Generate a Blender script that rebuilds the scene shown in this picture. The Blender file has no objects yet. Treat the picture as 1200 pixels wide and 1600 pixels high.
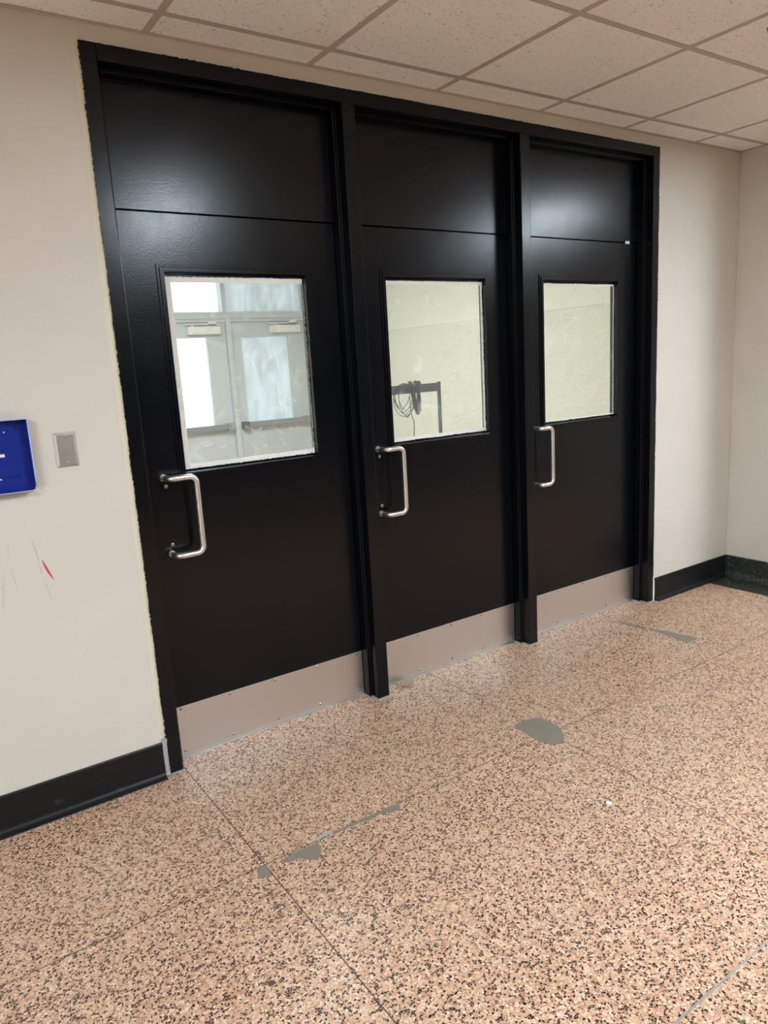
import bpy, bmesh, math, random
from mathutils import Vector, Matrix, noise
random.seed(7)
SC = bpy.context.scene
COL = SC.collection

# ---------------------------------------------------------------- camera
FPX, PITCH, ROLL, YAW = 1144.29, 0.1983, -0.0583, 0.5905
CPOS = Vector((-0.6978, -2.5991, 1.4815))
fwd = Vector((math.sin(YAW)*math.cos(PITCH), math.cos(YAW)*math.cos(PITCH), -math.sin(PITCH)))
rt = Vector((math.cos(YAW), -math.sin(YAW), 0)); up = rt.cross(fwd)
r2 = rt*math.cos(ROLL)+up*math.sin(ROLL); u2 = up*math.cos(ROLL)-rt*math.sin(ROLL)
cam = bpy.data.cameras.new('camera'); camo = bpy.data.objects.new('camera', cam); COL.objects.link(camo)
M = Matrix.Identity(4)
for i in range(3):
    M[i][0] = r2[i]; M[i][1] = u2[i]; M[i][2] = -fwd[i]; M[i][3] = CPOS[i]
camo.matrix_world = M
cam.sensor_fit = 'HORIZONTAL'; cam.sensor_width = 36; cam.lens = FPX*36/1200; cam.clip_start = 0.05
SC.camera = camo

# ---------------------------------------------------------------- world, exposure
w = bpy.data.worlds.new('sky'); SC.world = w; w.use_nodes = True
nt = w.node_tree; bg = nt.nodes['Background']
bg.inputs['Color'].default_value = (0.86, 0.95, 1.0, 1); bg.inputs['Strength'].default_value = 2.6
SC.view_settings.view_transform = 'Standard'; SC.view_settings.look = 'None'
SC.view_settings.gamma = 1; SC.view_settings.exposure = 0.0; SC.view_settings.use_curve_mapping = False
HALL_LAMP = 90.0
HALL_TINT = (0.87, 1.0, 1.10)
VEST_LAMP = 47.0
VEST_TINT = (0.95, 1.0, 1.02)

# ---------------------------------------------------------------- materials
def mat(name, color, rough=.5, metal=0.0, spec=.5, coat=0.0):
    m = bpy.data.materials.new(name); m.use_nodes = True
    b = m.node_tree.nodes['Principled BSDF']
    b.inputs['Base Color'].default_value = (*color, 1); b.inputs['Roughness'].default_value = rough
    b.inputs['Metallic'].default_value = metal; b.inputs['Specular IOR Level'].default_value = spec
    b.inputs['Coat Weight'].default_value = coat
    return m
class N:
    """tiny node builder on a principled material"""
    def __init__(s, m):
        s.t = m.node_tree; s.n = s.t.nodes; s.b = s.n['Principled BSDF']
        g = s.n.new('ShaderNodeNewGeometry'); s.pos = g.outputs['Position']
    def l(s, a, b): s.t.links.new(a, b)
    def map(s, scale=(1, 1, 1), rot=(0, 0, 0), src=None):
        m = s.n.new('ShaderNodeMapping'); m.inputs['Scale'].default_value = scale; m.inputs['Rotation'].default_value = rot
        s.l(src or s.pos, m.inputs['Vector']); return m.outputs['Vector']
    def noise(s, scale, detail=2, rough=.5, vec=None, dist=0):
        n = s.n.new('ShaderNodeTexNoise'); n.inputs['Scale'].default_value = scale; n.inputs['Detail'].default_value = detail
        n.inputs['Roughness'].default_value = rough; n.inputs['Distortion'].default_value = dist
        s.l(vec or s.pos, n.inputs['Vector']); return n.outputs['Fac']
    def noisec(s, scale, vec=None):
        n = s.n.new('ShaderNodeTexNoise'); n.inputs['Scale'].default_value = scale; n.inputs['Detail'].default_value = 1
        s.l(vec or s.pos, n.inputs['Vector']); return n.outputs['Color']
    def voro(s, scale, feature='F1', vec=None, rnd=1.0):
        n = s.n.new('ShaderNodeTexVoronoi'); n.feature = feature; n.inputs['Scale'].default_value = scale
        n.inputs['Randomness'].default_value = rnd
        s.l(vec or s.pos, n.inputs['Vector']); return n
    def ramp(s, fac, stops, interp='LINEAR'):
        r = s.n.new('ShaderNodeValToRGB'); r.color_ramp.interpolation = interp
        e = r.color_ramp.elements
        while len(e) < len(stops): e.new(.5)
        for k, (p, c) in enumerate(stops):
            e[k].position = p; e[k].color = (*c, 1) if isinstance(c, tuple) else (c, c, c, 1)
        s.l(fac, r.inputs['Fac']); return r.outputs['Color']
    def mix(s, fac, a, b, mode='MIX'):
        m = s.n.new('ShaderNodeMix'); m.data_type = 'RGBA'; m.blend_type = mode
        for sock, v in ((m.inputs[0], fac), (m.inputs[6], a), (m.inputs[7], b)):
            if isinstance(v, (int, float)): sock.default_value = v
            elif isinstance(v, tuple): sock.default_value = (*v, 1)
            else: s.l(v, sock)
        return m.outputs[2]
    def math(s, op, a, b=0.0, clamp=False):
        m = s.n.new('ShaderNodeMath'); m.operation = op; m.use_clamp = clamp
        for k, v in enumerate((a, b)):
            if isinstance(v, (int, float)): m.inputs[k].default_value = v
            else: s.l(v, m.inputs[k])
        return m.outputs[0]
    def vadd(s, a, b, k):
        v1 = s.n.new('ShaderNodeVectorMath'); v1.operation = 'SCALE'; s.l(b, v1.inputs[0]); v1.inputs[3].default_value = k
        v2 = s.n.new('ShaderNodeVectorMath'); v2.operation = 'ADD'; s.l(a, v2.inputs[0]); s.l(v1.outputs[0], v2.inputs[1])
        return v2.outputs[0]
    def bump(s, h, strength=.2, dist=.001):
        b = s.n.new('ShaderNodeBump'); b.inputs['Strength'].default_value = strength; b.inputs['Distance'].default_value = dist
        s.l(h, b.inputs['Height']); s.l(b.outputs['Normal'], s.b.inputs['Normal'])
    def color(s, c): s.l(c, s.b.inputs['Base Color'])
    def rough(s, c): s.l(c, s.b.inputs['Roughness'])

def paint_black():
    m = mat('black_gloss_paint', (.0022, .0029, .0044), .3, spec=.31); n = N(m)
    o = n.noise(230, 1, .4); big = n.noise(7, 3, .6)
    n.bump(o, .17, .0010)
    n.rough(n.ramp(big, [(.3, .205), (.7, .245)]))
    return m
def wall_paint(name, c, c2):
    m = mat(name, c, .55); n = N(m)
    a = n.noise(1.6, 4, .6); n.color(n.mix(n.ramp(a, [(.35, 0.0), (.7, 1.0)]), c, c2))
    n.bump(n.mix(.5, n.noise(120, 3, .6), n.noise(9, 4, .6)), .18, .0015)
    return m
def terrazzo():
    m = mat('pink_terrazzo', (.6, .4, .3), .3, spec=.33); n = N(m)
    v0 = n.vadd(n.pos, n.noisec(90), .008)
    base = n.mix(n.ramp(n.noise(2.2, 4, .6), [(.35, 0.0), (.65, 1.0)]), (.44, .242, .150), (.50, .302, .20))
    base = n.mix(n.ramp(n.noise(260, 2), [(.4, 0.0), (.6, .5)]), base, (.54, .37, .245))
    # large marble chips
    va = n.voro(158, 'F1', v0); ve = n.voro(158, 'DISTANCE_TO_EDGE', v0)
    sep = n.n.new('ShaderNodeSeparateColor'); n.l(va.outputs['Color'], sep.inputs['Color'])
    D1, D2, CR, PK, TN = (.010, .006, .006), (.050, .020, .013), (.66, .49, .36), (.44, .215, .138), (.50, .312, .20)
    chip = n.ramp(sep.outputs['Red'], [(0, D1), (.25, D2), (.30, CR), (.42, PK), (.55, TN), (.82, (.60, .43, .30))], 'CONSTANT')
    edge = n.math('GREATER_THAN', ve.outputs['Distance'], n.math('MULTIPLY', n.math('ADD', sep.outputs['Green'], .35), .10))
    c = n.mix(edge, base, chip)
    # smaller chips in between
    vb = n.voro(330, 'F1', n.map((1, 1, 1), (0, 0, .7), v0)); sb = n.n.new('ShaderNodeSeparateColor'); n.l(vb.outputs['Color'], sb.inputs['Color'])
    dark = n.math('LESS_THAN', sb.outputs['Blue'], .22); near = n.math('LESS_THAN', vb.outputs['Distance'], .42)
    c = n.mix(n.math('MULTIPLY', dark, near), c, (.03, .014, .012))
    wear = n.ramp(n.noise(.9, 3, .6), [(.45, 0.0), (.75, .08)])
    c = n.mix(wear, c, (.70, .58, .46))
    n.color(c)
    n.rough(n.ramp(n.noise(5, 5, .65), [(.3, .26), (.7, .42)]))
    n.bump(n.noise(40, 2), .05, .001)
    return m
def dark_terrazzo():
    m = mat('dark_green_terrazzo', (.02, .02, .02), .3); n = N(m)
    va = n.voro(190, 'F1'); sep = n.n.new('ShaderNodeSeparateColor'); n.l(va.outputs['Color'], sep.inputs['Color'])
    n.color(n.ramp(sep.outputs['Red'], [(0, (.012, .013, .012)), (.5, (.028, .033, .028)), (.76, (.06, .07, .06)), (.93, (.2, .21, .18))], 'CONSTANT'))
    return m
def ceiling_mat():
    m = mat('fissured_ceiling_tile', (.5, .43, .38), .9, spec=.2); n = N(m)
    d = n.vadd(n.pos, n.noisec(45), .02)
    f = n.noise(95, 3, .6, d); pits = n.ramp(f, [(.30, 1.0), (.40, 0.0)])
    pin = n.voro(260, 'F1'); pn = n.ramp(pin.outputs['Distance'], [(.12, .8), (.22, 0.0)])
    hole = n.math('MAXIMUM', pits, pn)
    base = n.mix(n.noise(3, 3), (.90, .88, .85), (.94, .92, .89))
    n.color(n.mix(n.math('MULTIPLY', hole, .7), base, (.36, .30, .25)))
    n.bump(n.math('SUBTRACT', n.noise(70, 4, .7, d), hole), .6, .003)
    return m
def metal(name, c, rough, brush=None):
    m = mat(name, c, rough, 1.0); n = N(m)
    if brush:
        s = n.noise(60, 3, .6, n.map(brush)); n.rough(n.ramp(s, [(.3, max(.285, rough-.05)), (.7, rough+.08)]))
        n.bump(s, .05, .0004)
    return m
def glass_mat(name, veil, smudge, streak=False, tint=(.95, .97, .96)):
    m = bpy.data.materials.new(name); m.use_nodes = True; t = m.node_tree
    out = t.nodes['Material Output']; t.nodes.remove(t.nodes['Principled BSDF'])
    tr = t.nodes.new('ShaderNodeBsdfTransparent'); tr.inputs[0].default_value = (*tint, 1)
    gl = t.nodes.new('ShaderNodeBsdfGlossy'); gl.inputs['Roughness'].default_value = .03
    df = t.nodes.new('ShaderNodeBsdfDiffuse'); df.inputs[0].default_value = (.70, .72, .73, 1) if streak else (.85, .88, .9, 1)
    tl = t.nodes.new('ShaderNodeBsdfTranslucent'); tl.inputs[0].default_value = (.66, .70, .72, 1) if streak else (.85, .9, .93, 1)
    fr = t.nodes.new('ShaderNodeFresnel'); fr.inputs[0].default_value = 1.35
    ge = t.nodes.new('ShaderNodeNewGeometry'); sb = t.nodes.new('ShaderNodeMath'); sb.operation = 'SUBTRACT'; sb.use_clamp = True
    t.links.new(fr.outputs[0], sb.inputs[0]); t.links.new(ge.outputs['Backfacing'], sb.inputs[1])     # reflect once, on the entering face
    m1 = t.nodes.new('ShaderNodeMixShader'); t.links.new(sb.outputs[0], m1.inputs[0]); t.links.new(tr.outputs[0], m1.inputs[1]); t.links.new(gl.outputs[0], m1.inputs[2])
    m2 = t.nodes.new('ShaderNodeMixShader'); m2.inputs[0].default_value = .5; t.links.new(df.outputs[0], m2.inputs[1]); t.links.new(tl.outputs[0], m2.inputs[2])
    g = t.nodes.new('ShaderNodeNewGeometry'); mp = t.nodes.new('ShaderNodeMapping'); t.links.new(g.outputs['Position'], mp.inputs[0])
    mp.inputs['Scale'].default_value = (1, 1, .3) if streak else (1, 1, 1)
    no = t.nodes.new('ShaderNodeTexNoise'); no.inputs['Scale'].default_value = 7 if streak else 13; no.inputs['Detail'].default_value = 6
    no.inputs['Roughness'].default_value = .62; no.inputs['Distortion'].default_value = 1.2; t.links.new(mp.outputs[0], no.inputs['Vector'])
    r = t.nodes.new('ShaderNodeValToRGB'); e = r.color_ramp.elements
    e[0].position = .40 if streak else .56; e[0].color = (veil,)*3+(1,); e[1].position = .62 if streak else .78; e[1].color = (smudge,)*3+(1,)
    t.links.new(no.outputs['Fac'], r.inputs[0])
    m3 = t.nodes.new('ShaderNodeMixShader'); t.links.new(r.outputs[0], m3.inputs[0]); t.links.new(m1.outputs[0], m3.inputs[1]); t.links.new(m2.outputs[0], m3.inputs[2])
    t.links.new(m3.outputs[0], out.inputs['Surface'])
    return m
def emit(name, c, s):
    m = bpy.data.materials.new(name); m.use_nodes = True; t = m.node_tree
    t.nodes.remove(t.nodes['Principled BSDF']); e = t.nodes.new('ShaderNodeEmission')
    e.inputs[0].default_value = (*c, 1); e.inputs[1].default_value = s
    t.links.new(e.outputs[0], t.nodes['Material Output'].inputs['Surface']); return m
def stucco():
    m = mat('cream_plaster', (.7, .7, .56), .6); n = N(m)
    a = n.noise(6, 5, .65); n.color(n.mix(a, (.66, .655, .53), (.74, .735, .62)))
    n.bump(n.noise(7.5, 7, .68, dist=.8), .55, .03)
    return m
def tape_mat():
    m = mat('old_masking_tape', (.8, .79, .72), .6); n = N(m)
    n.color(n.mix(n.ramp(n.noise(35, 4, .7), [(.55, 0.0), (.75, .5)]), (.80, .79, .73), (.50, .48, .42)))
    n.bump(n.noise(90, 3), .3, .001); return m
MT = dict(
    black=paint_black(), wall=wall_paint('cream_wall_paint', (.615, .575, .505), (.66, .62, .55)),
    terrazzo=terrazzo(), dterrazzo=dark_terrazzo(), ceil=ceiling_mat(), tee=mat('taupe_ceiling_grid', (.50, .42, .36), .6),
    steel=metal('brushed_steel_tube', (.78, .77, .75), .36), kick=metal('brushed_kick_plate', (.80, .80, .80), .36, (.4, .4, 30)),
    plate=metal('stainless_plate', (.60, .56, .535), .36, (30, 30, 1)), screw=metal('screw_head', (.42, .42, .43), .35),
    rubber=None, tape=tape_mat(), yellow=mat('pale_yellow_undercoat', (.66, .62, .49), .5),
    glass=glass_mat('smudged_glass', .045, .27), glass2=glass_mat('clean_glass', .02, .12), haze=glass_mat('streaky_reflection_glass', .74, .97, True),  # haze: outdoor reflections painted into the pane as pale streaks
    stucco=stucco(), smooth=wall_paint('smooth_cream_plaster', (.72, .715, .60), (.75, .745, .64)),
    alu=mat('grey_painted_metal', (.55, .60, .61), .4), closer=mat('silver_closer', (.80, .80, .78), .4), dgrey=mat('dark_grey_metal', (.07, .075, .08), .45),
    bar=mat('grey_push_bar', (.30, .32, .33), .35, .5),
    blue=mat('glossy_blue_plastic', (.004, .020, .24), .3), bluerim=mat('pale_blue_plastic_edge', (.42, .46, .80), .4), white=mat('white_paint', (.82, .82, .8), .5),
    lampwhite=mat('lamp_housing_white', (.8, .8, .78), .4), lamp=emit('lamp_diffuser', HALL_TINT, HALL_LAMP), vlamp=emit('vestibule_diffuser', VEST_TINT, VEST_LAMP),
    cable=mat('black_cable', (.012, .012, .014), .45), patch=None, strip=mat('dark_zinc_strip', (.060, .035, .022), .5), silver=metal('silver_strip', (.60, .59, .56), .4),
    caulk=mat('grey_sealant', (.33, .34, .34), .7), base=mat('floor_bed', (.12, .08, .06), .8), red=mat('red_crayon', (.52, .07, .09), .6),
    scuff=mat('grey_scuff', (.47, .43, .39), .6), concrete=mat('pale_concrete', (.86, .87, .88), .9), darkwall=mat('dark_brown_tile', (.075, .06, .05), .4), wood=mat('splintered_chip', (.30, .22, .14), .8))
def rubber():
    m = mat('black_cove_base', (.005, .005, .006), .42, spec=.28); n = N(m)
    sp = n.voro(55, 'F1'); s = n.ramp(sp.outputs['Distance'], [(.04, .9), (.07, 0.0)])
    sc = n.ramp(n.noise(14, 6, .7, n.map((1, 1, 2.2))), [(.60, 0.0), (.75, .10)])
    n.color(n.mix(n.math('MAXIMUM', n.math('MULTIPLY', s, .0), sc), (.008, .008, .009), (.4, .42, .45))); return m
MT['rubber'] = rubber()
def patchm():
    m = mat('grey_patch_cement', (.25, .22, .18), .5); n = N(m)
    n.color(n.mix(n.noise(18, 5, .6), (.155, .135, .10), (.225, .198, .155))); n.bump(n.noise(50, 4), .3, .002); return m
MT['patch'] = patchm()

# ---------------------------------------------------------------- mesh helpers
class MB:
    def __init__(s): s.v = []; s.f = []
    def add(s, vs, fs):
        k = len(s.v); s.v += [tuple(v) for v in vs]; s.f += [tuple(i+k for i in f) for f in fs]; return s
    def box(s, x0, x1, y0, y1, z0, z1):
        return s.add([(x, y, z) for x in (x0, x1) for y in (y0, y1) for z in (z0, z1)],
                     [(0, 1, 3, 2), (4, 6, 7, 5), (0, 4, 5, 1), (2, 3, 7, 6), (0, 2, 6, 4), (1, 5, 7, 3)])
    def prism(s, poly, a, b, axis):
        """closed 2-D polygon extruded from a to b along an axis (0: poly is (y,z), 1: (x,z), 2: (x,y))"""
        def P(u, v, t): return ((t, u, v), (u, t, v), (u, v, t))[axis]
        n = len(poly)
        return s.add([P(*q, a) for q in poly]+[P(*q, b) for q in poly],
                     [tuple(range(n))[::-1], tuple(range(n, 2*n))]+[(i, (i+1) % n, n+(i+1) % n, n+i) for i in range(n)])
    def tube(s, pts, r, n=12, closed=False, caps=True, rr=None):
        pts = [Vector(p) for p in pts]; m = len(pts); ring = []; nrm = None
        for i, p in enumerate(pts):
            a = pts[(i-1) % m] if (closed or i) else pts[0]; b = pts[(i+1) % m] if (closed or i < m-1) else pts[-1]
            t = (b-a).normalized()
            if nrm is None: nrm = t.orthogonal().normalized()
            nrm = (nrm-t*nrm.dot(t)).normalized(); bn = t.cross(nrm)
            R = rr[i] if rr else r
            ring.append([p+nrm*math.cos(2*math.pi*k/n)*R+bn*math.sin(2*math.pi*k/n)*R for k in range(n)])
        vs = [v for q in ring for v in q]; fs = []
        for i in range(m if closed else m-1):
            for k in range(n):
                j = (i+1) % m; fs.append((i*n+k, i*n+(k+1) % n, j*n+(k+1) % n, j*n+k))
        if caps and not closed: fs += [tuple(range(n))[::-1], tuple(range((m-1)*n, m*n))]
        return s.add(vs, fs)
    def cyl(s, c, axis, r, h, n=16, r2=None):
        c = Vector(c); ax = Vector(axis).normalized()
        return s.tube([c, c+ax*h], r, n, rr=[r, r if r2 is None else r2])
    def build(s, name, m, parent=None, bevel=0, smooth=False, seg=2):
        me = bpy.data.meshes.new(name); me.from_pydata(s.v, [], s.f); me.materials.append(m)
        bm = bmesh.new(); bm.from_mesh(me); bmesh.ops.recalc_face_normals(bm, faces=bm.faces[:]); bm.to_mesh(me); bm.free()
        if smooth:
            for p in me.polygons: p.use_smooth = True
        o = bpy.data.objects.new(name, me); COL.objects.link(o); o.parent = parent
        if bevel:
            b = o.modifiers.new('bevel', 'BEVEL'); b.width = bevel; b.segments = seg; b.limit_method = 'ANGLE'; b.angle_limit = math.radians(40)
        return o
def tag(o, label=None, cat=None, group=None, kind=None):
    for k, v in (('label', label), ('category', cat), ('group', group), ('kind', kind)):
        if v: o[k] = v
    return o
def empty(name, loc, label, cat, group=None, kind=None):
    o = bpy.data.objects.new(name, None); COL.objects.link(o); o.location = loc; o.empty_display_size = .1
    return tag(o, label, cat, group, kind)
def under(o, p):
    o.parent = p; o.matrix_parent_inverse = Matrix.Translation(-p.location); return o
def fillet(pts, r, n=6):
    pts = [Vector(p) for p in pts]; out = [pts[0]]
    for a, b, c in zip(pts, pts[1:], pts[2:]):
        d1 = (a-b).normalized(); d2 = (c-b).normalized(); ang = d1.angle(d2); t = r/math.tan(ang/2)
        p1 = b+d1*t; p2 = b+d2*t; cen = b+(d1+d2).normalized()*(r/math.sin(ang/2))
        for k in range(n+1):
            q = p1.lerp(p2, k/n); out.append(cen+(q-cen).normalized()*r)
    out.append(pts[-1]); return out
def ragged(A, B, out, depth, w0, w1, amp0, amp1, step=.003, seed=0, fn=None):
    """a thin coat along A-B in plane spanned by B-A and `out`, from offset w0 to w1 with rough edges, `depth` thick vector"""
    A = Vector(A); B = Vector(B); out = Vector(out).normalized(); dp = Vector(depth); L = (B-A).length
    n = max(8, int(L/step)); mb = MB(); vs = []
    for i in range(n+1):
        t = i/n; p = A.lerp(B, t)
        def ng(k):
            u = t*L; m = .35+1.3*abs(noise.noise(Vector((u*6, seed*1.3, k))))
            return m*(.75*noise.noise(Vector((u*110+seed*9.1, seed*3.3, k)))+.75*noise.noise(Vector((u*260, seed*5.7, k+4))))+.35*noise.noise(Vector((u*9, seed, k+9)))
        e0 = w0+amp0*1.6*ng(0.0); e1 = w1+amp1*1.6*ng(17.0)
        if fn: e1 += fn(t)
        if e1 < e0+.0004: e1 = e0+.0004
        a = p+out*e0; b = p+out*e1; vs += [a, b, b+dp, a+dp]
    fs = [(0, 1, 2, 3), tuple(4*n+k for k in (3, 2, 1, 0))]
    for i in range(n):
        for k in range(4):
            fs.append((4*i+k, 4*i+(k+1) % 4, 4*i+4+(k+1) % 4, 4*i+4+k))
    return mb.add(vs, fs)

# ================================================================ SETTING
W, H, JF = 2.946, 2.530, .049            # steel frame, outer size and face width
M1, M2, MW = .9866, 1.9421, .0302        # mullion centres, half width
ZC = 2.5854; XR = 3.72; YW = .006        # ceiling, right wall, plaster plane
YD = .093                                # door face
XL, XE, YB = -4.2, 6.6, -8.2             # hall extents
YRET = -.7677                            # right wall stops here, hall widens
OX, SX, OY, SY = .2112, .6082, .1587, .6090

wb = MB()
wb.box(XL-.2, 0.0, YW, .20, 0, 3.0).box(W, XR+.3, YW, .20, 0, 3.0).box(0.0, W, YW, .20, H, 3.0)
wall_back = tag(wb.build('wall_back', MT['wall']), 'cream painted wall around the three black doors', 'wall', kind='structure')
wr = MB().box(XR, XR+.25, YRET, YW, 0, 3.0)
wall_right = tag(wr.build('wall_right', MT['wall'], bevel=.004), 'short cream return wall at the right beside the third door', 'wall', kind='structure')
tag(MB().box(XR+.25, XE, YRET, YRET+.2, 0, 3.0).build('wall_recess', MT['wall']), 'cream wall beyond the right corner, outside the frame', 'wall', kind='structure')
tag(MB().box(XL-.2, XL, YB, YW, 0, 3.0).build('wall_left', MT['wall']), 'cream hall wall at the far left, outside the frame', 'wall', kind='structure')
tag(MB().box(XL, XE, YB-.2, YB, 0, 3.0).build('wall_front', MT['darkwall']), 'dark hall wall behind the viewpoint, outside the frame', 'wall', kind='structure')  # unseen wall, made dark so the black doors reflect little
tag(MB().box(XE, XE+.2, YB, YRET, 0, 3.0).build('wall_end', MT['wall']), 'cream hall wall closing the widened end', 'wall', kind='structure')

# wall marks (parts of the wall)
def sliver(name, m, pts, parent, wid, y=YW):
    """thin crayon or scuff line on the wall, tapered"""
    vs = []; n = len(pts)
    P = [Vector((a, 0, b)) for a, b in pts]
    for i, p in enumerate(P):
        t = (P[min(i+1, n-1)]-P[max(i-1, 0)]).normalized(); nn = Vector((t.z, 0, -t.x))
        ww = wid*(.12+.88*math.sin(math.pi*(i+.35)/(n-.3)))
        for sgn in (-1, 1):
            q = p+nn*ww*.5*sgn; vs += [(q.x, y, q.z), (q.x, y-.0006, q.z)]
    fs = []
    for i in range(n-1):
        a = 4*i; b = a+4; fs += [(a+1, a+3, b+3, b+1), (a, a+1, b+1, b), (a+2, b+2, b+3, a+3), (a, b, b+2, a+2)]
    fs += [(0, 2, 3, 1), (4*n-4, 4*n-3, 4*n-1, 4*n-2)]
    return MB().add(vs, fs).build(name, m, parent)
def lerp_line(a, b, n=7, bow=0.0):
    return [(a[0]+(b[0]-a[0])*k/(n-1)+bow*math.sin(math.pi*k/(n-1)), a[1]+(b[1]-a[1])*k/(n-1)) for k in range(n)]
tag(sliver('crayon_mark', MT['red'], lerp_line((-.329, .910), (-.303, .838), 9, -.002), wall_back, .0075), 'short red crayon stroke')
for a, b, ww in [((-.422, .987), (-.427, .941), .0016), ((-.424, .900), (-.417, .815), .002), ((-.352, .985), (-.339, .90), .0026), ((-.341, .893), (-.336, .862), .003),
                 ((-.334, .845), (-.318, .770), .0018), ((-.455, .88), (-.468, .755), .002), ((-.449, .90), (-.455, .80), .0014), ((-.367, 1.069), (-.364, 1.030), .0014), ((-.29, 1.005), (-.20, 1.02), .001), ((-.25, .55), (-.225, .57), .002)]:
    sliver('scuff_mark', MT['scuff'], lerp_line(a, b, 7, .001), wall_back, ww)
# pale yellow band of older paint along the left jamb
ragged((-.001, YW, .15), (-.001, YW, H+.03), (-1, 0, 0), (0, -.0008, 0), 0, .026, 0, .0012, seed=2).build('undercoat_band', MT['yellow'], wall_back)
ragged((0, YW, H+.001), (W, YW, H+.001), (0, 0, 1), (0, -.0008, 0), 0, .006, 0, .004, seed=3).build('undercoat_band', MT['white'], wall_back)
ragged((W+.001, YW, .14), (W+.001, YW, H), (1, 0, 0), (0, -.0008, 0), 0, .008, 0, .006, seed=4).build('undercoat_band', MT['white'], wall_back)
ragged((-.019, .002, 0.02), (-.019, .002, .152), (1, 0, 0), (0, -.003, 0), 0, .016, .001, .003, seed=5).build('primer_gap', MT['caulk'], wall_back)
ragged((W+.002, .002, 0.0), (W+.002, .002, .137), (1, 0, 0), (0, -.003, 0), 0, .011, .001, .003, seed=6).build('primer_gap', MT['white'], wall_back)

# floor: bed, terrazzo panels, divider strips
floor = tag(MB().box(XL-.2, XE+.2, YB-.2, .20, -.12, -.004).build('floor', MT['base']), 'pink and brown speckled terrazzo floor of the hall in large panels', 'floor', kind='structure')
xs = [XL]+[.057+1.2438*k for k in range(-3, 6) if XL+.1 < .057+1.2438*k < XE-.1]+[XE]
ys = [.20, -.7039, -1.7815, -2.859, -3.937, -5.014, -6.091, -7.168, YB]
G = .0018
for i in range(len(xs)-1):
    for j in range(len(ys)-1):
        a, b = xs[i]+G, xs[i+1]-G; c, d = ys[j+1]+G, ys[j]-G
        if a > XR:
            if c > YRET: continue
            d = min(d, YRET-.001)
        polys = [(a, b, c, d)]
        if a < 3.49 < b and d > YRET:          # dark border along the right wall
            polys = [(a, 3.488, c, d)]
            if c < YRET: polys.append((3.488, b, c, YRET-.001))
        for q in polys:
            MB().box(q[0], q[1], q[2], q[3], -.004, 0).build('terrazzo_panel', MT['terrazzo'], floor)
MB().box(3.490, XR, YRET, YW, -.004, .0004).build('border_panel', MT['dterrazzo'], floor)
MB().box(3.4845, 3.4900, YRET, YW, -.004, .0008).build('divider_strip', MT['strip'], floor)
for x in xs[1:-1]: MB().box(x-G, x+G, YB, .2 if x < XR else YRET, -.004, -.0004).build('divider_strip', MT['strip'], floor)
for k, y in enumerate(ys[1:-1]):
    o = MB().box(XL, 3.48 if y > YRET else XE, y-G*(1 if k != 1 else 1.5), y+G*(1 if k != 1 else 1.5), -.004, -.0003 if k != 1 else .0003).build('divider_strip', MT['silver'] if k == 1 else MT['strip'], floor)
def patch(pts, name='repair_patch', m='patch', z=.0012):
    out = []; n = len(pts)
    for i in range(n):
        a = Vector((*pts[i], 0)); b = Vector((*pts[(i+1) % n], 0)); k = max(2, int((b-a).length/.006))
        nn = Vector((b.y-a.y, a.x-b.x, 0)).normalized()
        for s_ in range(k):
            p = a.lerp(b, s_/k); p += nn*.005*noise.noise(p*60); out.append((p.x, p.y))
    return MB().prism(out, -.002, z, 2).build(name, MT[m], floor)
patch([(1.25, -.564), (1.331, -.567), (1.372, -.587), (1.380, -.65), (1.366, -.712), (1.325, -.765), (1.287, -.791), (1.25, -.772), (1.228, -.723), (1.232, -.662), (1.238, -.622), (1.228, -.59)])
patch([(.104, -.721), (.142, -.712), (.241, -.712), (.232, -.743), (.198, -.788), (.172, -.767), (.157, -.745), (.125, -.74)])
patch([(.030, -.702), (.062, -.706), (.050, -.764), (.014, -.748)])
patch([(.30, -.700), (.40, -.700), (.494, -.700), (.561, -.704), (.548, -.733), (.51, -.736), (.491, -.718), (.411, -.714), (.30, -.709)])
tag(patch([(.228, -.700), (.291, -.680), (.300, -.698), (.25, -.704)], m='caulk'), 'pale grey patch by the joint')
patch([(2.553, -.255), (2.585, -.36), (2.612, -.514), (2.515, -.506), (2.535, -.36)])
patch([(2.509, -.06), (2.53, -.15), (2.545, -.25), (2.530, -.25), (2.512, -.17), (2.50, -.07)])
for x, y, r in [(2.37, -.153, .010), (1.56, -.80, .010), (1.0, -.9, .007), (-.12, -1.12, .012), (-.02, -1.0, .006), (1.86, -.60, .012)]:
    patch([(x+r*math.cos(a)*(1.3 if k % 2 else .8), y+r*.6*math.sin(a)) for k, a in enumerate([i*math.pi/4 for i in range(8)])], 'floor_stain', 'strip', .0005)

# base along the door wall (black cove base) and dark terrazzo cove on the right wall
def cove(x0, x1, h, name, label, m):
    prof = [(YW, 0), (YW, h), (YW-.006, h), (YW-.0085, h-.003), (YW-.009, .028), (YW-.011, .018), (YW-.016, .010), (YW-.024, .0055), (YW-.034, .003), (YW-.036, 0)]
    return tag(MB().prism(prof, x0, x1, 0).build(name, m), label, 'baseboard', kind='structure')
cove(XL, -.0195, .138, 'baseboard_left', 'black cove baseboard left of the first door', MT['rubber'])
cove(W+.016, XR-.014, .138, 'baseboard_right', 'black cove baseboard between the third door and the corner', MT['rubber'])
cp = [(XR, 0), (XR, .138), (XR-.010, .138), (XR-.012, .134)]+[(XR-.012-.04*(1-math.cos(a)), .04*(1-math.sin(a))+.0015) for a in [math.pi/2*k/6 for k in range(7)]]+[(XR-.052, 0)]
tag(MB().prism(cp, YRET, YW, 1).build('baseboard_return', MT['dterrazzo']), 'dark speckled terrazzo cove base along the right wall', 'baseboard', kind='structure')
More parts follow.
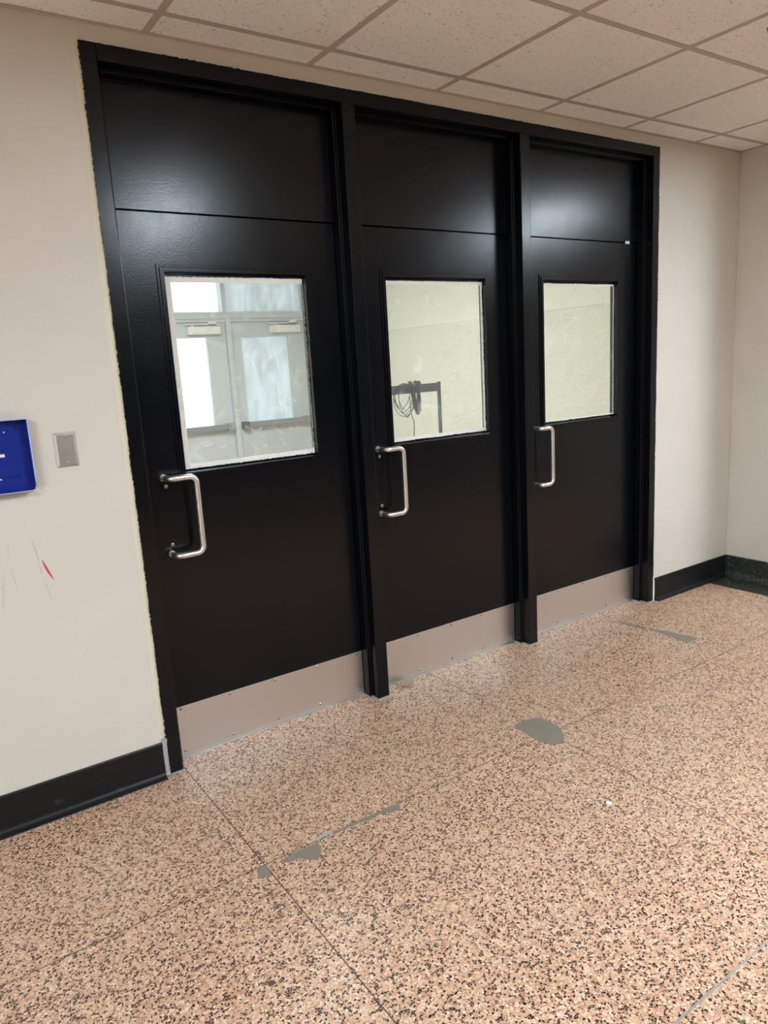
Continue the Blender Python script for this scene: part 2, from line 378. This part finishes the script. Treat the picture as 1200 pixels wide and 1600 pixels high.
tag(MB().box(XL, XE, YB, YB+.01, 0, .138).build('baseboard_front', MT['rubber']), 'black baseboard behind the viewpoint', 'baseboard', kind='structure')
tag(MB().box(XL, XL+.01, YB, -.04, 0, .138).build('baseboard_far', MT['rubber']), 'black baseboard on the far left hall wall', 'baseboard', kind='structure')

# ceiling: slab, tees, tiles
ceil = tag(MB().box(XL-.2, XE+.2, YB-.2, YW+.2, 2.78, 2.90).build('ceiling', MT['lampwhite']), 'suspended ceiling of square fissured tiles in a taupe metal grid', 'ceiling', kind='structure')
gx = [XL]+[OX+SX*k for k in range(-8, 12) if XL+.05 < OX+SX*k < XE-.05]+[XE]
gy = [YW]+[-OY-SY*k for k in range(0, 16) if -OY-SY*k > YB+.05]+[YB]
lamps = {}
for lx, ly in ((.8194, 3), (3.8604, 2), (-2.8298, 3), (-2.8298, 8)): lamps[(round(lx, 1), ly)] = 1  # last lamp is unseen, added to brighten the upper part of the wall
tile_mesh = {}
def lamp_cell(i, j):
    for (lx, ly) in lamps:
        if abs(gx[i]-lx) < .08 and ly <= j-1 < ly+2: return (lx, ly)
for i in range(len(gx)-1):
    for j in range(len(gy)-1):
        x0, x1 = gx[i], gx[i+1]; y1, y0 = gy[j], gy[j+1]
        if y1 > YRET+.01:
            if x0 > XR: continue
            x1 = min(x1, XR)
        if lamp_cell(i, j): continue
        wx, wy = x1-x0-.006, y1-y0-.006; key = (round(wx, 3), round(wy, 3))
        if key not in tile_mesh:
            o = MB().box(-wx/2, wx/2, -wy/2, wy/2, 0, .015).build('ceiling_tile', MT['ceil'], ceil); tile_mesh[key] = o.data
        else:
            o = bpy.data.objects.new('ceiling_tile', tile_mesh[key]); COL.objects.link(o); o.parent = ceil
        o.location = ((x0+x1)/2, (y0+y1)/2, ZC+.0022)
def tee(x0, x1, y0, y1, name='grid_tee'):
    if x1-x0 > y1-y0:
        c = (y0+y1)/2; MB().box(x0, x1, y0, y1, ZC, ZC+.0015).box(x0, x1, c-.002, c+.002, ZC+.0015, ZC+.035).build(name, MT['tee'], ceil)
    else:
        c = (x0+x1)/2; MB().box(x0, x1, y0, y1, ZC+.0002, ZC+.0015).box(c-.002, c+.002, y0, y1, ZC+.0015, ZC+.035).build(name, MT['tee'], ceil)
T = .012
for x in gx[1:-1]:
    tee(x-T, x+T, YB, YW if x < XR else YRET)
for y in gy[1:-1]:
    tee(XL, XR if y > YRET+.01 else XE, y-T, y+T)
def angle(x0, x1, y0, y1): MB().box(x0, x1, y0, y1, ZC-.0006, ZC+.0008).build('wall_angle', MT['tee'], ceil)
angle(XL, XR, YW-.02, YW); angle(XR-.02, XR, YRET, YW); angle(XR, XE, YRET-.02, YRET); angle(XL, XE, YB, YB+.02); angle(XL, XL+.02, YB, YW)
tag(patch([(0, 0)]*0+[(0, 0), (.01, 0), (.01, .01)], 'water_stain', 'scuff') if False else
    MB().prism([(2.18+.03*math.cos(a)*(1+.4*math.sin(3*a)), -1.0+.012*math.sin(a)+.012*math.cos(a)) for a in [k*math.pi/8 for k in range(16)]], ZC+.0012, ZC+.0024, 2).build('water_stain', mat('brown_water_stain', (.42, .26, .17), .9), ceil), 'small brown water stain')

n_l = 0
POS = {.8: 'in front of the middle door', 3.9: 'to the right, past the end of the return wall', -2.8: 'to the left of the blue tray'}
for (lx, ly) in lamps:
    x0 = min(gx, key=lambda v: abs(v-lx)); y1 = -OY-SY*ly; x1 = x0+SX; y0 = y1-2*SY
    e = empty('ceiling_light', ((x0+x1)/2, (y0+y1)/2, ZC), 'recessed ceiling light '+(POS[lx] if ly < 8 else 'added unseen far behind the viewpoint, at the left, to brighten the upper wall'), 'light', 'recessed lights of the hall ceiling')
    f = MB()
    a, b, c, d = x0+.004, x1-.004, y0+.004, y1-.004; q = .028
    f.box(a, a+q, c, d, ZC+.002, ZC+.09).box(b-q, b, c, d, ZC+.002, ZC+.09).box(a+q, b-q, c, c+q, ZC+.002, ZC+.09).box(a+q, b-q, d-q, d, ZC+.002, ZC+.09).box(a, b, c, d, ZC+.09, ZC+.1)
    for sg in (-1, 1):
        m_ = (a+b)/2; u0, u1 = m_+sg*.155, m_+sg*((b-a)/2-q)
        f.prism([(u0, ZC+.016), (u1, ZC+.060), (u1, ZC+.064), (u0, ZC+.020)], c+q, d-q, 1)
    under(f.build('frame', MT['lampwhite']), e)
    under(MB().box((a+b)/2-.155, (a+b)/2+.155, c+q, d-q, ZC+.010, ZC+.016).build('diffuser', MT['lamp']), e)

# ================================================================ door frame (trim_1)
trim = empty('trim_1', (0, 0, 0), 'black painted steel frame with two mullions around the three doors', 'door frame', kind='structure')
FD = .16; ST = .016; S0, S1 = .048, .090
def post(x0, x1, left, right, name):
    """plan profile of a hollow metal post: face, rabbet, stop; left/right = sides that face an opening"""
    p = [(x0, 0), (x1, 0)]
    if right: p += [(x1, S0), (x1+ST, S0), (x1+ST, S1), (x1, S1)]
    p += [(x1, FD), (x0, FD)]
    if left: p += [(x0, S1), (x0-ST, S1), (x0-ST, S0), (x0, S0)]
    return MB().prism(p, 0, H-JF if name == 'mullion' else H, 2).build(name, MT['black'], trim, bevel=.0032)
post(0, JF, False, True, 'jamb'); post(W-JF, W, True, False, 'jamb')
post(M1-MW, M1+MW, True, True, 'mullion'); post(M2-MW, M2+MW, True, True, 'mullion')
OPEN = [(JF, M1-MW), (M1+MW, M2-MW), (M2+MW, W-JF)]
MB().box(JF, W-JF, 0, FD, H-JF, H).build('header', MT['black'], trim, bevel=.0032)
for a, b in OPEN:
    MB().box(a+ST, b-ST, S0, S1, H-JF-ST, H-JF+.001).build('header_stop', MT['black'], trim, bevel=.002)
ZS = 2.053
for k, (a, b) in enumerate(OPEN):
    MB().box(a+.001, b-.001, YD, YD+.042, ZS+.005, H-JF-.001).build('transom_panel', MT['black'], trim)
    MB().box(a+.001, b-.001, YD+.0445, YD+.050, ZS-.03, ZS+.03).build('seam_light_block', MT['black'], trim)  # added black strip, blocks vestibule light so the seam stays dark
    bd = MB().box(b-ST-.004, b-ST-.0005, YD-.003, YD, ZS+.004, H-JF-ST).box(a+ST, b-ST, YD-.003, YD, H-JF-ST-.004, H-JF-ST-.0005)
    bd.build('transom_bead', MT['black'], trim, bevel=.0008)
lab = MB().box(2.785, 2.818, YD-.003, YD-.0004, ZS-.004, ZS+.010).build('shim_label', MT['white'], trim); tag(lab, 'tiny white printed shim in the seam')
MB().box(2.789, 2.814, YD-.0034, YD-.0028, ZS+.0000, ZS+.0014).build('print_line', MT['scuff'], lab)
MB().box(2.789, 2.809, YD-.0034, YD-.0028, ZS+.0042, ZS+.0056).build('print_line', MT['scuff'], lab)
# brushed-over black paint on the wall beside the frame
ragged((.003, 0, .14), (.003, 0, H), (-1, 0, 0), (0, YW-.001, 0), 0, .006, 0, .0038, .0025, 11).build('paint_overlap', MT['black'], trim)
ragged((0, 0, H-.003), (W, 0, H-.003), (0, 0, 1), (0, YW-.001, 0), 0, .005, 0, .0016, .003, 12).build('paint_overlap', MT['black'], trim)
ragged((W-.003, 0, .15), (W-.003, 0, H), (1, 0, 0), (0, YW-.001, 0), 0, .005, 0, .0045, .0025, 13).build('paint_overlap', MT['black'], trim)
# grey sealant around the feet of the posts
def seal(x0, x1, l, r, s_):
    ragged((x0-.004, 0, 0.0), (x1+.004, 0, 0), (0, -1, 0), (0, 0, .004), 0, .006, 0, .003, .004, s_).build('floor_sealant', MT['caulk'], trim)
    if l: ragged((x0, 0, 0), (x0, S0, 0), (-1, 0, 0), (0, 0, .004), 0, .005, 0, .003, .004, s_+1).build('floor_sealant', MT['caulk'], trim); ragged((x0-ST, S0, 0), (x0-ST, S1, 0), (-1, 0, 0), (0, 0, .004), 0, .006, 0, .003, .004, s_+2).build('floor_sealant', MT['caulk'], trim)
seal(M1-MW, M1+MW, 1, 1, 21); seal(M2-MW, M2+MW, 1, 1, 25); seal(0, JF, 0, 1, 29); seal(W-JF, W, 1, 0, 32)
for a, b in OPEN:
    MB().box(a+ST, b-ST, .083, .15, 0, .003).build('threshold', MT['silver'], trim, bevel=.001)

# ================================================================ the three black doors
def lens(mb, c, r, y, n=14, h=.004):
    return mb.tube([(c[0], y, c[1]), (c[0], y-h*.6, c[1]), (c[0], y-h, c[1])], r, n, rr=[r, r*.85, r*.4])
DL = ['leftmost black door with a tall window showing the grey entrance doors', 'middle black door whose window shows a dark stand with a hanging cable', 'rightmost black door whose window shows only cream plaster wall']
for k, (a, b) in enumerate(OPEN):
    cx = (a+b)/2-(0, 0, .008)[k]; ow, iw = .311, .290; zb0, zb1, z0, z1 = 1.098, 1.877, 1.124, 1.848
    y0, y1 = YD, YD+.044
    d = MB().box(a+.003, cx-iw, y0, y1, .0045, ZS-.002).box(cx+iw, b-.003, y0, y1, .0045, ZS-.002).box(cx-iw, cx+iw, y0, y1, .0045, z0).box(cx-iw, cx+iw, y0, y1, z1, ZS-.002)
    door = tag(d.build('door_%d' % (k+1), MT['black']), DL[k], 'door', kind='structure')
    # window moulding: two stepped frames
    fr = MB()
    def ring(X, Z0, Z1, w_, ya, yb):
        fr.box(cx-X, cx-X+w_, ya, yb, Z0, Z1).box(cx+X-w_, cx+X, ya, yb, Z0, Z1).box(cx-X+w_, cx+X-w_, ya, yb, Z0, Z0+w_).box(cx-X+w_, cx+X-w_, ya, yb, Z1-w_, Z1)
    ring(ow, zb0, zb1, .010, YD-.0045, YD+.0005)
    ring(ow-.010, zb0+.010, zb1-.010, .016, YD-.009, YD+.012)
    o = fr.build('window_frame', MT['black'], door, bevel=.0012)
    g = MB().box(cx-iw+.001, cx+iw-.001, YD+.018, YD+.023, z0+.001, z1-.001).build('glass_pane', MT['glass'], door)
    # leftover masking tape round the glass with black brushed over its outer edge
    yg = YD+.0178; L_, R_ = cx-iw+.0035, cx+iw-.0035; B_, T_ = z0+.011, z1-.010
    ws = [(.030, .004, .020, .026), (.018, .013, .014, .022), (.008, .007, .011, .010)][k]   # left, right, top, bottom
    dp = (0, -.0006, 0)
    fl = [lambda t: -.006*t, lambda t: 0, lambda t: 0][k]
    for (A, B, out, wd, sd) in [((L_, yg, B_), (L_, yg, T_), (1, 0, 0), ws[0], 1), ((R_, yg-.0002, B_), (R_, yg-.0002, T_), (-1, 0, 0), ws[1], 2),
                                ((L_, yg-.0004, T_), (R_, yg-.0004, T_), (0, 0, -1), ws[2], 3), ((L_, yg-.0006, B_), (R_, yg-.0006, B_), (0, 0, 1), ws[3]*.7, 4)]:
        ragged(A, B, out, dp, -.004, wd, .001, .0012, .006, sd+10*k).build('masking_tape', MT['tape'], door)
        ragged((A[0], yg-.002, A[2]), (B[0], yg-.002, B[2]), out, dp, -.010, (.0005 if wd > .006 else .003), .0005, .0035, .004, sd+10*k+50).build('paint_smear', MT['black'], door)
    if k == 0:
        for (px, pz, sx_, sz_) in [(L_, B_, 1, 1), (R_, B_, -1, 1)]:
            s_ = .055 if sx_ > 0 else .022
            tag(MB().prism([(px, pz), (px+sx_*s_, pz), (px+sx_*s_*.75, pz+.012), (px+sx_*.006, pz+s_*1.1), (px, pz+s_*1.1)], yg-.0022, yg-.0012, 1).build('tape_corner', MT['tape'], door), 'folded tape corner')
    # kick plate with two rows of screws
    kx0, kx1 = a+ST+.001, b-ST-.001
    kp = MB().box(kx0, kx1, YD-.0016, YD, .0045, .213).build('kick_plate', MT['kick'], door, bevel=.0006)
    tag(kp, 'brushed steel kick plate')
    for i in range(5):
        for z in (.026, .203):
            x = cx-.427+.018+i*(.853-.036)/4
            lens(MB(), (max(kx0+.012, min(kx1-.012, x)), z), .0062, YD-.0016, 12, .003).build('screw', MT['screw'], kp, smooth=True)
    # offset pull handle
    hx = a+(.082, .076, .080)[k]; gx_ = a+(.184, .168, .158)[k]; zt, zb = 1.117, .826
    path = fillet([(hx, YD, zt), (hx, .028, zt), (gx_, .028, zt), (gx_, .028, zb), (hx, .028, zb), (hx, YD, zb)], .026, 7)
    hd = tag(MB().tube(path, .0112, 16).build('pull_handle', MT['steel'], door, smooth=True), 'brushed steel offset pull')
    for z in (zt, zb):
        MB().cyl((hx, YD, z), (0, -1, 0), .0135, .004, 20).build('handle_collar', MT['steel'], hd)
    for z in (zt-.034, zb+.034):
        s_ = lens(MB(), (hx+.006, z), .0085, YD, 16, .004).build('through_bolt', MT['screw'], hd, smooth=True)
        # slot
    if k == 0:
        mb = MB().box(gx_-.040, gx_-.028, .0285, .0315, zb-.0125, zb-.0085); tag(mb.build('paint_fleck', MT['black'], hd), 'black paint fleck')
# wisps of film on the first window
def wisp(pts, r, parent, y): return MB().tube([(x, y, z) for x, z in pts], r, 6).build('film_scrap', MT['tape'], parent, smooth=True)
d1 = bpy.data.objects['door_1']
for base, sc in [((.505, 1.235), 1.0), ((.30, 1.20), .8), ((.36, 1.19), .7), ((.45, 1.33), .5)]:
    wisp([(base[0]+sc*.05*t, base[1]+sc*(.03-.05*t+.05*t*t)) for t in [k/7 for k in range(8)]], .0012, d1, YD+.0165)

# ================================================================ vestibule behind the doors
YE = 5.1; XV = 3.87; XVL = -.40; ZV = 2.78
tag(MB().box(XVL-.15, XVL, .2, YE, 0, ZV).build('wall_vestibule_left', MT['smooth']), 'cream left wall of the entry vestibule', 'wall', kind='structure')
LZ = 1.836
vr = MB().prism([(XV+.25, 0), (XV, 0), (XV, LZ-.010), (XV+.022, LZ), (XV+.25, LZ)], .2, YE+.2, 1).build('wall_vestibule_right', MT['stucco'])
tag(vr, 'rough cream plaster wall seen through the middle and right door windows', 'wall', kind='structure')
MB().box(XV+.0225, XV+.25, .2, YE+.2, LZ, ZV).build('upper_panel', MT['smooth'], vr)
# crack in plaster
sl = MB().box(XV-.0005, XV+.001, .885, .890, 1.72, 1.755).box(XV-.0005, XV+.001, .878, .8825, 1.70, 1.73).build('plaster_crack', MT['scuff'], vr)
tag(MB().box(XVL-.15, XV+.25, .201, YE+.2, ZV, ZV+.1).build('ceiling_vestibule', MT['lampwhite']), 'plain pale ceiling of the entry vestibule', 'ceiling', kind='structure')
tag(MB().box(XVL-.15, XV+.25, .202, YE+.1, -.12, 0).build('floor_vestibule', MT['terrazzo']), 'terrazzo floor of the entry vestibule', 'floor', kind='structure')
vl = empty('ceiling_light', (1.4, 2.4, ZV), 'surface fluorescent light on the vestibule ceiling', 'light')
under(MB().box(1.1, 1.7, 1.5, 3.3, ZV-.06, ZV-.001).build('frame', MT['lampwhite'], bevel=.004), vl)
under(MB().box(1.13, 1.67, 1.53, 3.27, ZV-.066, ZV-.0605).build('diffuser', MT['vlamp']), vl)
# entrance wall
EX0, EXM, EX1 = 1.655, 2.565, 3.50; EZ = 2.065; TZ = 2.125; TT = 2.62
ew = MB().box(XVL-.15, EX0-.06, YE, YE+.2, 0, ZV).box(EX1+.06, XV+.25, YE, YE+.2, 0, ZV).box(EX0-.06, EX1+.06, YE, YE+.2, TT+.05, ZV)
tag(ew.build('wall_entrance', MT['smooth']), 'cream wall around the grey entrance doors', 'wall', kind='structure')
t2 = empty('trim_2', (2.58, YE, 0), 'grey metal frame of the entrance doors seen through the left window', 'door frame', kind='structure')
def bar(x0, x1, z0, z1, name, y0=YE-.01, y1=YE+.11): return under(MB().box(x0, x1, y0, y1, z0, z1).build(name, MT['alu'], bevel=.003), t2)
bar(EX0-.06, EX0, 0, TT+.05, 'jamb'); bar(EX1, EX1+.06, 0, TT+.05, 'jamb')
bar(EXM-.027, EXM+.027, 0, EZ, 'mullion', YE-.03); bar(EX0, EX1, EZ, TZ+.012, 'transom_bar', YE-.014); bar(EXM-.050, EXM-.004, TZ+.012, TT, 'transom_mullion'); bar(EX0, EX1, TT, TT+.05, 'header')
bar(EX0, EX1, EZ-.034, EZ, 'door_stop', YE-.002, YE+.0195)
for i, (a, b, gm) in enumerate([(EX0, EXM-.050, 'glass2'), (EXM-.004, EX1, 'haze')]):
    o = tag(MB().box(a, b, YE+.05, YE+.056, TZ+.012, TT).build('window_%d' % (i+1), MT[gm]), ('clear', 'hazy')[i]+' transom pane over the '+('left', 'right')[i]+' grey entrance door', 'window', kind='structure')
for i, (a, b) in enumerate([(EX0+.003, EXM-.030), (EXM+.030, EX1-.003)]):
    y0, y1 = YE+.02, YE+.064
    if i == 0: g0, g1 = 1.80, 2.318
    else: g0, g1 = 2.715, 3.29
    zz0, zz1 = .93, 1.872
    d = MB().box(a, g0, y0, y1, .01, EZ-.023).box(g1, b, y0, y1, .01, EZ-.023).box(g0, g1, y0, y1, .01, zz0).box(g0, g1, y0, y1, zz1, EZ-.023)
    door = tag(d.build('door_%d' % (4+i), MT['alu']), ('left grey entrance door with a bright white pane, seen through the left window', 'right grey entrance door with a hazy streaked pane, seen through the left window')[i], 'door', kind='structure')
    MB().box(g0, g1, y0+.018, y0+.024, zz0, zz1).build('glass_pane', MT['glass2' if i == 0 else 'haze'], door)
    # push bar
    z = .905
    MB().box(a+.05, b-.03, y0-.075, y0-.038, z-.028, z+.034).build('push_bar', MT['bar'], door, bevel=.006)
    for q in (a+.03, b-.10): MB().box(q, q+.07, y0-.085, y0-.0005, z-.042, z+.042).build('bar_bracket', MT['dgrey' if q < a+.05 else 'bar'], door, bevel=.008)
    # closer
    c0 = (2.10, 3.065)[i]; c1 = c0+.36
    cl = MB().box(c0, c1, y0-.07, y0-.0005, 1.905, 1.985).build('door_closer', MT['closer'], door, bevel=.006)
    MB().tube([(c0+.06, y0-.035, 1.986), (c0+.06, y0-.035, 2.004)], .012, 10).build('spindle', MT['closer'], cl)
    MB().box(c0-.02, c1-.03, y0-.045, y0-.025, 2.004, 2.014).box(c1-.12, c1-.03, y0-.045, y0-.012, 2.004, 2.040).build('closer_arm', MT['closer'], cl, bevel=.002)

# dark metal stand with hanging cable
SY_ = 2.5
st = empty('metal_stand', (2.88, SY_, 0), 'dark grey metal stand with a flat top rail behind the middle door', 'stand')
under(MB().box(2.39, 3.362, SY_-.012, SY_+.012, 1.228, 1.300).build('top_rail', MT['dgrey'], bevel=.002), st)
for x in (2.385, 3.374):
    under(MB().box(x-.0125, x+.0125, SY_-.0125, SY_+.0125, .03, 1.310).build('leg', MT['dgrey'], bevel=.002), st)
    under(MB().box(x-.0125, x+.0125, SY_-.28, SY_+.28, 0, .030).build('foot', MT['dgrey'], bevel=.002), st)
under(MB().box(2.40, 3.36, SY_-.01, SY_+.01, .30, .325).build('lower_rail', MT['dgrey'], bevel=.002), st)
cc = empty('cable_coil', (3.04, SY_, 1.31), 'black cable coil hanging over the rail of the dark stand', 'cable')
def loop(cx, top, bot, wx, thick, r, lean, nm, n=40, ph=0.0):
    pts = []
    for i in range(n):
        a = 2*math.pi*i/n; s_, c_ = math.sin(a), math.cos(a)
        z = (top+bot)/2+(top-bot)/2*c_
        x = cx+wx*s_*(1+.25*c_*math.sin(ph))+lean*(z-top)
        y = SY_+(thick*(1 if s_ > 0 else -1)*min(1, abs(s_)*3) if True else 0)
        pts.append((x, y, z))
    return under(MB().tube(pts, r, 8, closed=True).build(nm, MT['cable'], smooth=True), cc)
loop(3.118, 1.318, 1.055, .050, .030, .017, -.05, 'thick_loop'); loop(3.060, 1.320, 1.060, .030, .030, .013, -.28, 'thick_loop'); loop(3.150, 1.318, 1.075, .035, .038, .012, .02, 'thick_loop')
for i, (cx, bot, wx, ph) in enumerate([(2.995, 1.035, .125, 0), (3.0, 1.05, .110, 1), (2.985, 1.07, .115, 2), (3.01, 1.085, .09, .5), (2.97, 1.10, .10, 1.4), (3.02, 1.025, .10, 2.2)]):
    loop(cx, 1.316-.002*i, bot, wx, .018+.002*i, .0028, 0.0, 'cable_loop', 44, ph)
under(MB().tube(fillet([(3.03, SY_-.03, 1.20), (3.035, SY_-.03, 1.07), (3.065, SY_-.03, .98), (3.055, SY_-.03, .80), (3.045, SY_-.03, .5), (3.08, SY_-.05, .02)], .04, 4), .0035, 8).build('hanging_tail', MT['cable'], smooth=True), cc)

# ================================================================ things on the wall and floor
sp = empty('blank_switch_plate', (-.206, YW, 1.2655), 'blank stainless steel cover plate on the cream wall between blue tray and door', 'wall plate')
def plate():
    w_, h_, b_ = .0355, .0575, .009; mb = MB(); y = YW; vs = []
    for (u, v, yy) in [(w_, h_, y), (w_, h_, y-.0012), (w_-b_, h_-b_, y-.0058)]:
        for sx_, sz_ in ((-1, -1), (1, -1), (1, 1), (-1, 1)): vs.append((-.206+sx_*u, yy, 1.2655+sz_*v))
    fs = [(0, 1, 2, 3), (8, 9, 10, 11)]
    for L_ in (0, 4):
        for i in range(4): fs.append((L_+i, L_+(i+1) % 4, L_+4+(i+1) % 4, L_+4+i))
    return mb.add(vs, fs)
under(plate().build('cover', MT['plate'], bevel=.0006), sp)
for z in (1.2655+.042, 1.2655-.042):
    s_ = under(lens(MB(), (-.206, z), .0045, YW-.0056, 14, .0016).build('screw', MT['screw'], smooth=True), sp)
    MB().box(-.2098, -.2022, YW-.0074, YW-.0068, z-.0005, z+.0005).build('slot', MT['dgrey'], s_)

tr = empty('blue_tray', (-.44, YW, 1.264), 'open glossy blue plastic wall tray with a broken lower right corner', 'tray')
TX0, TX1, TZ0, TZ1, TDp = -.565, -.316, 1.149, 1.379, .036
b_ = MB().box(TX0, TX1, YW-.003, YW, TZ0, TZ1)
b_.box(TX0, TX1, YW-TDp, YW-.003, TZ1-.0025, TZ1).box(TX0, TX0+.0025, YW-TDp, YW-.003, TZ0, TZ1-.0025).box(TX0+.0025, TX1-.012, YW-TDp, YW-.003, TZ0, TZ0+.0025)
# right side with a jagged bite low down
b_.prism([(YW-.003, TZ0+.0045), (YW-.003, TZ1-.0025), (YW-TDp, TZ1-.0025), (YW-TDp, TZ0+.026), (YW-TDp+.008, TZ0+.022), (YW-TDp+.010, TZ0+.014), (YW-TDp+.004, TZ0+.012), (YW-TDp+.010, TZ0+.006)], TX1-.0025, TX1, 0)
under(b_.build('shell', MT['blue']), tr)
rm = MB().box(TX0, TX1+.0014, YW-TDp-.0016, YW-TDp, TZ1-.0022, TZ1+.0012).box(TX1-.0022, TX1+.0014, YW-TDp-.0016, YW-TDp, TZ0+.026, TZ1-.0022).box(TX0, TX1-.012, YW-TDp-.0016, YW-TDp, TZ0-.0008, TZ0+.0018)
tag(under(rm.build('rim', MT['bluerim']), tr), 'pale worn rim')
tag(under(MB().prism([(YW-TDp+.009, TZ0+.021), (YW-TDp+.011, TZ0+.014), (YW-TDp+.005, TZ0+.011), (YW-TDp+.011, TZ0+.004), (YW-TDp+.014, TZ0+.006), (YW-TDp+.010, TZ0+.012), (YW-TDp+.016, TZ0+.016)], TX1-.0028, TX1+.0006, 0).build('broken_edge', MT['white']), tr), 'white stress-marked break')
under(MB().box(TX0+.01, TX1-.035, YW-.0065, YW-.003, 1.196, 1.199).build('rib', MT['blue'], bevel=.0006), tr)
under(MB().box(TX1-.033, TX1-.031, YW-.012, YW-.003, TZ1-.030, TZ1-.0025).box(TX1-.031, TX1-.018, YW-.012, YW-.003, TZ1-.030, TZ1-.028).build('clip', MT['blue']), tr)
under(MB().box(TX1-.085, TX1-.064, YW-.016, YW-.003, TZ1-.016, TZ1-.0025).build('clip', MT['blue'], bevel=.001), tr)
for x, z in [(-.383, 1.340), (-.352, 1.202), (-.412, 1.192)]:
    under(MB().cyl((x, YW-.003, z), (0, -1, 0), .0026, .0008, 12).build('screw_hole', MT['white']), tr)
under(MB().box(-.420, -.391, YW-.0055, YW-.003, 1.262, 1.272).build('white_tab', MT['white'], bevel=.0006), tr)
under(MB().cyl((-.349, YW-.003, 1.203), (0, -1, 0), .006, .003, 16).build('boss', MT['blue']), tr)

# debris
sh = MB(); rnd = random.Random(4)
P = [(1.108, .045, .001), (1.150, .010, .001), (1.178, .030, .001), (1.185, .062, .001), (1.150, .075, .001), (1.115, .062, .010), (1.150, .016, .012), (1.172, .034, .014), (1.176, .060, .013), (1.148, .070, .016)]
bm = bmesh.new()
for v in P: bm.verts.new(v)
bmesh.ops.convex_hull(bm, input=bm.verts[:]); me = bpy.data.meshes.new('debris_chunk'); bm.to_mesh(me); bm.free(); me.materials.append(MT['wood'])
dch = bpy.data.objects.new('debris_chunk', me); COL.objects.link(dch)
tag(dch, 'small splintered tan chunk on the floor at the foot of the first mullion', 'debris')
tag(MB().tube([(1.085, .052, .016), (1.110, .030, .010), (1.150, .004, .003)], .003, 6, rr=[.0015, .003, .002]).build('splinter', MT['wood'], dch), 'thin pointed splinter')
fk = MB().prism([(1.098, -1.150), (1.104, -1.146), (1.112, -1.150), (1.116, -1.160), (1.108, -1.166), (1.100, -1.160)], .0002, .0035, 2).build('paint_flake', MT['white'])
tag(fk, 'tiny white paint flake lying alone on the terrazzo, right of centre', 'paint chip')

# outside
tag(MB().box(-14, 20, YE+.21, 40, -.2, -.02).build('ground', MT['concrete']), 'pale concrete ground outside the entrance doors', 'ground', kind='structure')
